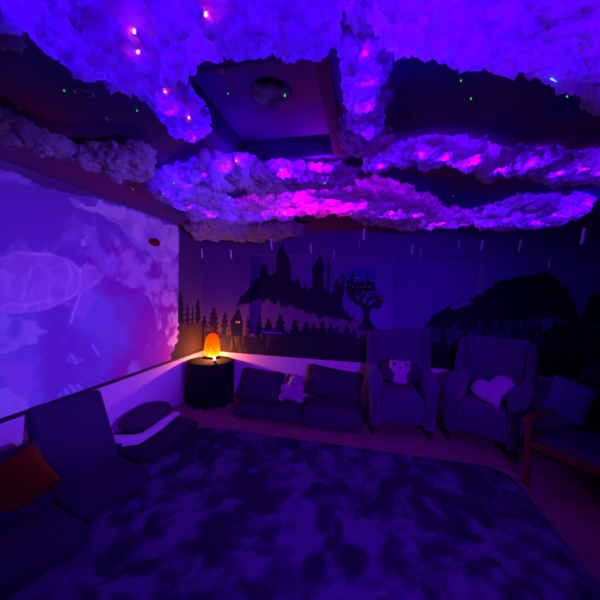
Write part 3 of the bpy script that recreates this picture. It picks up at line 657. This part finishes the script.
# ---------------------------------------------------------------- armchairs
def armchair(label, loc, rz):
    t = thing('armchair', label, 'armchair', loc, rz)
    W, D = .74, .72; aw = .14
    obj('base', NB(-W/2+aw*.6, W/2-aw*.6, -D/2+.03, D/2-.08, .15, .31, .03), M_chair, t)
    bm = NB(-W/2+aw+.005, W/2-aw-.005, -D/2-.01, D/2-.17, .29, .45, .055, 5)
    obj('seat_cushion', bm, M_chair, t)
    for s in (-1, 1):
        # rolled arm: rounded slab with a fuller top
        bm = bmesh.new(); prof = [(0, .12), (aw*.8, .12), (aw*.86, .5), (aw, .56), (aw*1.05, .61), (aw*.95, .66), (aw*.6, .685), (aw*.2, .67), (-.02, .62), (-.015, .56), (0, .5)]
        rings = []
        for k in range(7):
            f = k/6; y = -D/2+f*(D-.1); sh = 0 if k else .02
            rings.append([bm.verts.new((s*(W/2-aw+x*1.0*(1-.1*(k == 0))), y, z-sh*(z > .5)+.03*f*(z > .45))) for x, z in prof])
        for a, b in zip(rings, rings[1:]):
            for i in range(len(prof)): bm.faces.new((a[i], a[(i+1) % len(prof)], b[(i+1) % len(prof)], b[i]))
        bm.faces.new(rings[0]); bm.faces.new(rings[-1])
        obj('armrest', bm, M_chair, t)
        # wing rising from the arm to the back
        bm = bmesh.new(); out = [(D/2-.36, .64), (D/2-.30, .72), (D/2-.27, .85), (D/2-.23, .98), (D/2-.14, 1.05), (D/2-.02, 1.06), (D/2, .6)]
        a = [bm.verts.new((s*(W/2-.075), y, z)) for y, z in out]; b = [bm.verts.new((s*(W/2-.005), y, z)) for y, z in out]
        bm.faces.new(a); bm.faces.new(b[::-1])
        for i in range(len(out)): bm.faces.new((a[i], b[i], b[(i+1) % len(out)], a[(i+1) % len(out)]))
        bmesh.ops.bevel(bm, geom=list(bm.edges), offset=.022, segments=3, affect='EDGES')
        obj('wing', bm, M_chair, t)
        for yy in (-D/2+.06, D/2-.1):
            lg = lathe([(.016, 0), (.02, .01), (.028, .1), (.032, .155)], 12); bmesh.ops.translate(lg, vec=(s*(W/2-.07), yy, 0), verts=lg.verts)
            obj('leg', lg, M_leg, t)
    M_ = Matrix.Translation((0, D/2-.1, .62)) @ Matrix.Rotation(-.09, 4, 'X')
    bm = box(bmesh.new(), -W/2+.06, W/2-.06, -.09, .09, -.33, .47, .05, 5, M=M_)
    obj('backrest', bm, M_chair, t)
    bm = box(bmesh.new(), -W/2+.09, W/2-.09, -.14, -.06, -.18, .43, .04, 5, M=M_)
    obj('back_cushion', bm, M_chair, t)
    return t
armchair('dark upholstered wing armchair holding the owl cushion', (.42, 3.60, 0), math.radians(2))
armchair('dark upholstered wing armchair holding the pale heart cushion', (1.34, 3.48, 0), math.radians(-32))

def cushion(name, label, loc, w, h, T, m, rot, cat='cushion', wob=.008, seed=1, group=None, pinch=.08, p=9):
    o = obj(name, inflated(pillow_outline(w, h, p=p, pinch=pinch), T, wob=wob, seed=seed), m)
    o.location = loc; o.rotation_euler = rot
    return tag(o, label, cat, group)

# owl cushion
t = thing('owl_cushion', 'cushion with a pale owl shape and two dark eyes on the armchair', 'cushion', (.42, 3.50, .50), rot=(-.22, 0, .0))
o = obj('cushion_back', inflated(pillow_outline(.46, .28, p=2.4, pinch=0), .13), M_dark, t); o.location = (0, 0, .15)
out = [(.0, .135), (.06, .132), (.112, .138), (.12, .1), (.12, .05), (.105, .01), (.08, -.015), (.075, -.06), (.085, -.1), (.08, -.135), (.0, -.14)]
out = out+[(-x, z) for x, z in out[1:-1]][::-1]
o = obj('owl_body', inflated(out, .08, rings=5), M_owl, t); o.location = (0, -.055, .155)
for s in (-1, 1):
    bm = bmesh.new(); bmesh.ops.create_uvsphere(bm, u_segments=14, v_segments=10, radius=.02); bmesh.ops.scale(bm, vec=(1, .5, 1), verts=bm.verts)
    o = obj('eye', bm, M_eye, t); o.location = (s*.065, -.087, .155+.085)
bm = bmesh.new(); bmesh.ops.create_cone(bm, cap_ends=True, segments=10, radius1=.014, radius2=.002, depth=.03, matrix=Matrix.Translation((0, -.1, .2)) @ Matrix.Rotation(pi, 4, 'X'))
obj('beak', bm, M_leg, t)
# heart cushion
o = obj('heart_cushion', inflated(heart_outline(.42), .16, rings=10, wob=.006), M_heart); o.location = (1.33, 3.37, .585); o.rotation_euler = (-.8, math.radians(-22), math.radians(-28))
tag(o, 'fluffy pale heart shaped cushion lying in the right armchair', 'cushion')

# ---------------------------------------------------------------- side table in the corner, with the salt lamp
TXc, TYc, TH, TR = -2.06, 3.64, .575, .31
t = thing('side_table', 'round corner side table draped to the floor in black cloth', 'table', (TXc, TYc, 0))
obj('table_top', lathe([(TR-.02, TH-.03), (TR, TH-.025), (TR, TH-.012), (TR-.01, TH-.008)], 48), M_leg, t)
def drape(v):
    a = math.atan2(v.y, v.x); d = 1-v.z/TH; w = 1+d*(.07*sin(9*a)+.05*sin(14*a+1))
    r = math.hypot(v.x, v.y); x = v.x*w; y = v.y*w
    return Vector((max(x, XL-TXc+.03), min(y, YB-TYc-.03), v.z))
obj('tablecloth', lathe([(TR+.0, .012), (TR+.008, .15), (TR+.012, .3), (TR+.015, .42), (TR+.01, .51), (TR+.006, TH-.02), (TR-.006, TH-.004), (TR-.04, TH), (.001, TH)], 90, drape), M_black, t)
obj('pedestal', lathe([(.16, .0), (.16, .02), (.03, .05), (.03, TH-.05), (.12, TH-.03)], 24), M_leg, t)

LX, LY = -2.12, 3.78
t = thing('salt_lamp', 'glowing orange egg shaped salt lamp on the corner table', 'lamp', (LX, LY, TH+.001))
m = bpy.data.materials.new('glowing salt'); m.use_nodes = True; nt = m.node_tree; nt.nodes.remove(nt.nodes['Principled BSDF'])
tc = nt.nodes.new('ShaderNodeTexCoord'); sx = nt.nodes.new('ShaderNodeSeparateXYZ'); nt.links.new(tc.outputs['Object'], sx.inputs[0])
mp = nt.nodes.new('ShaderNodeMapping'); mp.inputs['Scale'].default_value = (1, 1, .28)
nz = nt.nodes.new('ShaderNodeTexNoise'); nz.inputs['Scale'].default_value = 38; nz.inputs['Detail'].default_value = 4
nt.links.new(tc.outputs['Object'], mp.inputs[0]); nt.links.new(mp.outputs[0], nz.inputs['Vector'])
ma = nt.nodes.new('ShaderNodeMath'); ma.operation = 'MULTIPLY_ADD'; ma.inputs[1].default_value = -2.9; ma.inputs[2].default_value = .50
nt.links.new(sx.outputs[2], ma.inputs[0])
mb = nt.nodes.new('ShaderNodeMath'); mb.operation = 'MULTIPLY_ADD'; mb.inputs[1].default_value = .9; nt.links.new(nz.outputs['Fac'], mb.inputs[0]); nt.links.new(ma.outputs[0], mb.inputs[2])
rp = nt.nodes.new('ShaderNodeValToRGB'); e = rp.color_ramp.elements
e[0].position = 0.0; e[0].color = (.75, .035, .0, 1); e[1].position = 1.0; e[1].color = (1.0, .75, .05, 1)
k_ = e.new(.45); k_.color = (.95, .11, .0, 1); k_ = e.new(.75); k_.color = (1.0, .35, .0, 1)
nt.links.new(mb.outputs[0], rp.inputs['Fac'])
em = nt.nodes.new('ShaderNodeEmission'); em.inputs[1].default_value = 1.35; nt.links.new(rp.outputs[0], em.inputs[0])
tr = nt.nodes.new('ShaderNodeBsdfTransparent'); tr.inputs[0].default_value = (.5, .25, .08, 1); ad = nt.nodes.new('ShaderNodeAddShader'); nt.links.new(em.outputs[0], ad.inputs[0]); nt.links.new(tr.outputs[0], ad.inputs[1]); nt.links.new(ad.outputs[0], nt.nodes['Material Output'].inputs[0])
pl((LX, LY, TH+.075), (1, .55, .2), 48, .014, 'salt_lamp_bulb')
def rock(v):
    a = math.atan2(v.y, v.x); k = 1+.03*sin(5*a+v.z*9)+.02*sin(9*a-v.z*20); return Vector((v.x*k, v.y*k, v.z))
obj('salt_crystal', lathe([(.078, .025), (.097, .04), (.108, .09), (.108, .15), (.10, .21), (.087, .27), (.068, .315), (.045, .34), (.04, .333)], 40, rock), m, t)
obj('wooden_base', lathe([(.09, 0), (.095, .004), (.095, .02), (.088, .026)], 32), M_leg, t)
o = thing('tea_light', 'tiny bright pinkish white tea light at the front of the corner table', 'light', (-1.985, 3.60, TH+.001))
obj('cup', lathe([(.018, 0), (.02, .002), (.02, .014), (.018, .016)], 20), M_white, o)
f = obj('flame_bulb', lathe([(.006, .016), (.013, .024), (.014, .036), (.008, .05), (.001, .058)], 16), emat('pinkish white led', (1, .45, .75), 9), o)
pl((-1.985, 3.60, TH+.075), (1, .05, .45), .25, .01, 'tea_light_glow')

# ---------------------------------------------------------------- cushions along the back wall
cushion('scatter_cushion', 'dark square cushion leaning on the wall right beside the corner table', (-1.33, 3.68, .27), .62, .46, .18, M_dark, (-.45, .06, 0), seed=3)
cushion('floor_cushion', 'flat dark floor cushion in front, nearest the corner table', (-1.30, 3.38, .085), .50, .40, .17, M_dark2, (pi/2, 0, .05), seed=4)
cushion('floor_cushion', 'flat dark floor cushion under the pale plush toy', (-.87, 3.42, .09), .46, .50, .18, M_dark2, (pi/2, 0, -.05), seed=5)
def slab(name, label, x0, x1, y0, y1, z0, z1, m, rz=0, bev=.06, cat='floor cushion'):
    cx, cy = (x0+x1)/2, (y0+y1)/2
    bm = NB(x0-cx, x1-cx, y0-cy, y1-cy, 0, z1-z0, bev, 5)
    bmesh.ops.subdivide_edges(bm, edges=[e for e in bm.edges if e.calc_length() > .1], cuts=5, use_grid_fill=True)
    for v in bm.verts: v.co += Vector((0, 0, .012*sin(v.co.x*9+1)*sin(v.co.y*8)*(v.co.z > .03)))+Vector((.008*sin(v.co.y*14+v.co.z*9), .008*sin(v.co.x*12), 0))
    o = obj(name, bm, m); o.location = (cx, cy, z0); o.rotation_euler = (0, 0, rz); return tag(o, label, cat)
slab('floor_cushion', 'big boxy dark floor cushion in front of the owl armchair side, largest by the wall', -.66, .02, 3.18, 3.66, 0, .24, M_dark, .03, .08)
cushion('scatter_cushion', 'large dark cushion leaning on the wall above the boxy floor cushion', (-.36, 3.72, .38), .76, .42, .2, M_dark2, (-.45, .12, 0), seed=8)

# plush toy
def plush():
    t = thing('plush_toy', 'pale floppy plush toy sitting between dark cushions by the wall', 'plush toy', (-.88, 3.56, .17), .1)
    o = obj('body', blobs(bmesh.new(), [(0, 0, .11, .12, .10, .12), (.05, .02, .25, .085, .08, .075), (.03, -.05, .235, .05, .05, .04), (-.11, -.06, .05, .045, .08, .045), (.11, -.06, .04, .06, .08, .045), (-.1, -.02, .15, .04, .05, .06), (.13, -.02, .15, .04, .04, .07)], 3), M_pale, t)
    remesh(o, .012, 6); o.parent = t
    for s in (-1, 1):
        o = obj('ear', blobs(bmesh.new(), [(.05+s*.085, .03, .27, .03, .02, .055)], 2), M_pale if s > 0 else M_dark, t); o['label'] = 'floppy ear'
        bm = bmesh.new(); bmesh.ops.create_uvsphere(bm, u_segments=10, v_segments=8, radius=.009); e = obj('eye', bm, M_eye, t); e.location = (.05+s*.028, -.052, .275)
    bm = bmesh.new(); bmesh.ops.create_uvsphere(bm, u_segments=10, v_segments=8, radius=.013); e = obj('nose', bm, M_eye, t); e.location = (.03, -.1, .245)
plush()

# ---------------------------------------------------------------- left side: folding floor chairs and cushions
def floor_chair(label, loc, rz, W=.62, bh=.58):
    t = thing('floor_chair', label, 'floor chair', loc, rz, 'folding floor chairs by the mural wall')
    bm = NB(-.02, .44, -W/2, W/2, 0, .14, .05, 4); obj('seat', bm, M_futon, t)
    M_ = Matrix.Translation((.0, 0, .09)) @ Matrix.Rotation(-.5, 4, 'Y')
    bm = box(bmesh.new(), -.06, .05, -W/2, W/2, 0, bh, .04, 4, M=M_); obj('backrest', bm, M_futon, t)
    bm = box(bmesh.new(), -.02, .03, -W/2+.05, W/2-.05, .0, .05, .01, 2, M=Matrix.Translation((.0, 0, .02))); obj('hinge', bm, M_black, t)
    return t
floor_chair('dark padded floor chair with tall backrest against the left wall', (-2.09, 1.81, 0), math.radians(-14), .52, .62)
floor_chair('dark padded floor chair in the near left corner behind the rust red cushion', (-2.06, 1.20, 0), math.radians(-13), .62, .45)
cushion('scatter_cushion', 'rust red square cushion standing at the left edge', (-2.10, 1.36, .31), .35, .35, .14, M_red, (-.3, -.45, math.radians(62)), seed=12)
slab('floor_cushion', 'low dark floor mat under the white folded blanket', -2.34, -1.74, 2.16, 2.86, 0, .12, M_dark2, -.03, .05)
cushion('scatter_cushion', 'dark round backed cushion heaped on the mat against the left wall', (-2.22, 2.62, .20), .34, .62, .19, M_dark, (pi/2, 0, 0), seed=14, p=2.5, pinch=0)
def blanket():
    bm = bmesh.new()
    tube(bm, [(-2.03, 2.86, .155), (-2.02, 2.7, .16), (-2.0, 2.52, .155), (-2.0, 2.36, .15)], [.05, .06, .065, .06], 14, .5)
    tube(bm, [(-2.0, 2.38, .15), (-2.04, 2.28, .155), (-2.12, 2.22, .16), (-2.26, 2.18, .16)], [.05, .06, .07, .07], 14, .4)
    tube(bm, [(-1.98, 2.34, .142), (-2.0, 2.24, .142), (-2.1, 2.17, .145)], [.04, .055, .05], 14, .3)
    o = obj('blanket', bm, M_white); remesh(o, .009, 5); tag(o, 'white folded blanket lying on the low dark floor mat', 'blanket')
    cx, cy = -2.05, 2.45
    for v in o.data.vertices: v.co.x -= cx; v.co.y -= cy; v.co.z -= .12; 
    o.location = (cx, cy, .12)
blanket()
t = thing('power_socket', 'small black plug low on the left wall near the corner table', 'plug', (XL+.015, 3.10, .10))
obj('plug', NB(0, .03, -.025, .025, -.02, .03, .006, 2), M_black, t)

# ---------------------------------------------------------------- wooden armchair at the right with cushions and a black throw
t = thing('wooden_armchair', 'reddish wooden framed armchair with dark seat at the right edge', 'armchair', (1.83, 2.72, 0), math.radians(-51.5))
W, D = .60, .78
for s in (-1, 1):
    obj('leg', NB(s*W/2-.022, s*W/2+.022, -D/2, -D/2+.045, 0, .53, .008, 2), M_wood, t)
    obj('leg', NB(s*W/2-.022, s*W/2+.022, D/2-.05, D/2-.005, 0, .52, .008, 2), M_wood, t)
    bm = tube(bmesh.new(), [(s*W/2, -D/2-.03, .53), (s*W/2, -D/2+.0, .555), (s*W/2, -D/2+.08, .565), (s*W/2, 0, .565), (s*W/2, D/2, .55)], [.028, .034, .034, .028, .024], 12, .6); obj('armrest', bm, M_wood, t)
obj('front_rail', NB(-W/2+.02, W/2-.02, -D/2+.005, -D/2+.035, .33, .39, .006, 2), M_wood, t)
for s in (-1, 1): obj('side_rail', NB(s*W/2-.015, s*W/2+.015, -D/2+.03, D/2-.03, .27, .33, .006, 2), M_wood, t)
obj('seat_cushion', NB(-W/2+.03, W/2-.03, -D/2+.04, D/2-.12, .32, .43, .04, 4), M_dark2, t)
M_ = Matrix.Translation((0, D/2-.08, .36)) @ Matrix.Rotation(-.2, 4, 'X')
obj('backrest', box(bmesh.new(), -W/2+.03, W/2-.03, -.06, .06, 0, .56, .04, 4, M=M_), M_black, t)
o = cushion('scatter_cushion', 'dull blue cushion standing in the wooden armchair', (1.77, 2.98, .66), .31, .38, .12, M_blue, (-.3, .3, math.radians(-25)), seed=20)
def throw():
    bm = bmesh.new()
    blobs(bm, [(0, 0, .05, .30, .12, .12), (.02, .03, -.12, .34, .16, .2), (.05, .06, -.35, .30, .18, .22), (-.12, .02, -.1, .2, .12, .3), (.2, .0, -.25, .2, .14, .3), (.1, .08, -.62, .28, .16, .2)], 3)
    o = obj('throw', bm, M_black); remesh(o, .02, 6); return o
o = throw(); o.location = (2.20, 2.97, .84); o.rotation_euler = (0, 0, math.radians(-51.5))
tag(o, 'black throw heaped over the back of the wooden armchair', 'throw')

# ---------------------------------------------------------------- projector light, added violet fill, camera
def spot(name, loc, target, col, power, size, blend=.4, rad=.05):
    l = bpy.data.lights.new(name, 'SPOT'); l.color = col; l.energy = power; l.spot_size = math.radians(size); l.spot_blend = blend; l.shadow_soft_size = rad
    o = bpy.data.objects.new(name, l); C.objects.link(o); o.location = loc
    o.rotation_euler = (Vector(target)-Vector(loc)).to_track_quat('-Z', 'Y').to_euler(); return o
spot('projector_beam', (1.0, 1.3, 1.3), (-2.42, 2.35, 1.60), (.21, .05, 1.0), 290, 56, .5)
spot('violet_fill_spot', (.9, -.8, 1.7), (-1.0, 4.0, .5), (.20, .0, 1.0), 430, 78, 1.0, .08)  # added fill from an unseen source, brightens back wall and armchairs

w = bpy.data.worlds.new('night'); bpy.context.scene.world = w; w.use_nodes = True
w.node_tree.nodes['Background'].inputs[0].default_value = (0, 0, 0, 1)

cam = bpy.data.cameras.new('camera'); co = bpy.data.objects.new('camera', cam); C.objects.link(co)
cam.sensor_width = 36; cam.lens = 290/600*36; cam.clip_start = .02
dX = Vector((0.97548335, 0.03086766, -0.21789774)); dY = Vector((0.21865081, -0.02354701, 0.97551902)); dZ = Vector((0.02498115, -0.99924608, -0.02971896))
m3 = Matrix(((dX[0], -dX[1], -dX[2]), (dY[0], -dY[1], -dY[2]), (dZ[0], -dZ[1], -dZ[2])))
co.matrix_world = Matrix.Translation((0, 0, H)) @ m3.to_4x4()
sc = bpy.context.scene; sc.camera = co
sc.view_settings.view_transform = 'Standard'; sc.view_settings.look = 'None'; sc.view_settings.gamma = 1; sc.view_settings.exposure = 0
sc.cycles.use_denoising = True; sc.cycles.max_bounces = 8; sc.cycles.diffuse_bounces = 5; sc.cycles.sample_clamp_indirect = 3
sc.cycles.use_light_tree = True
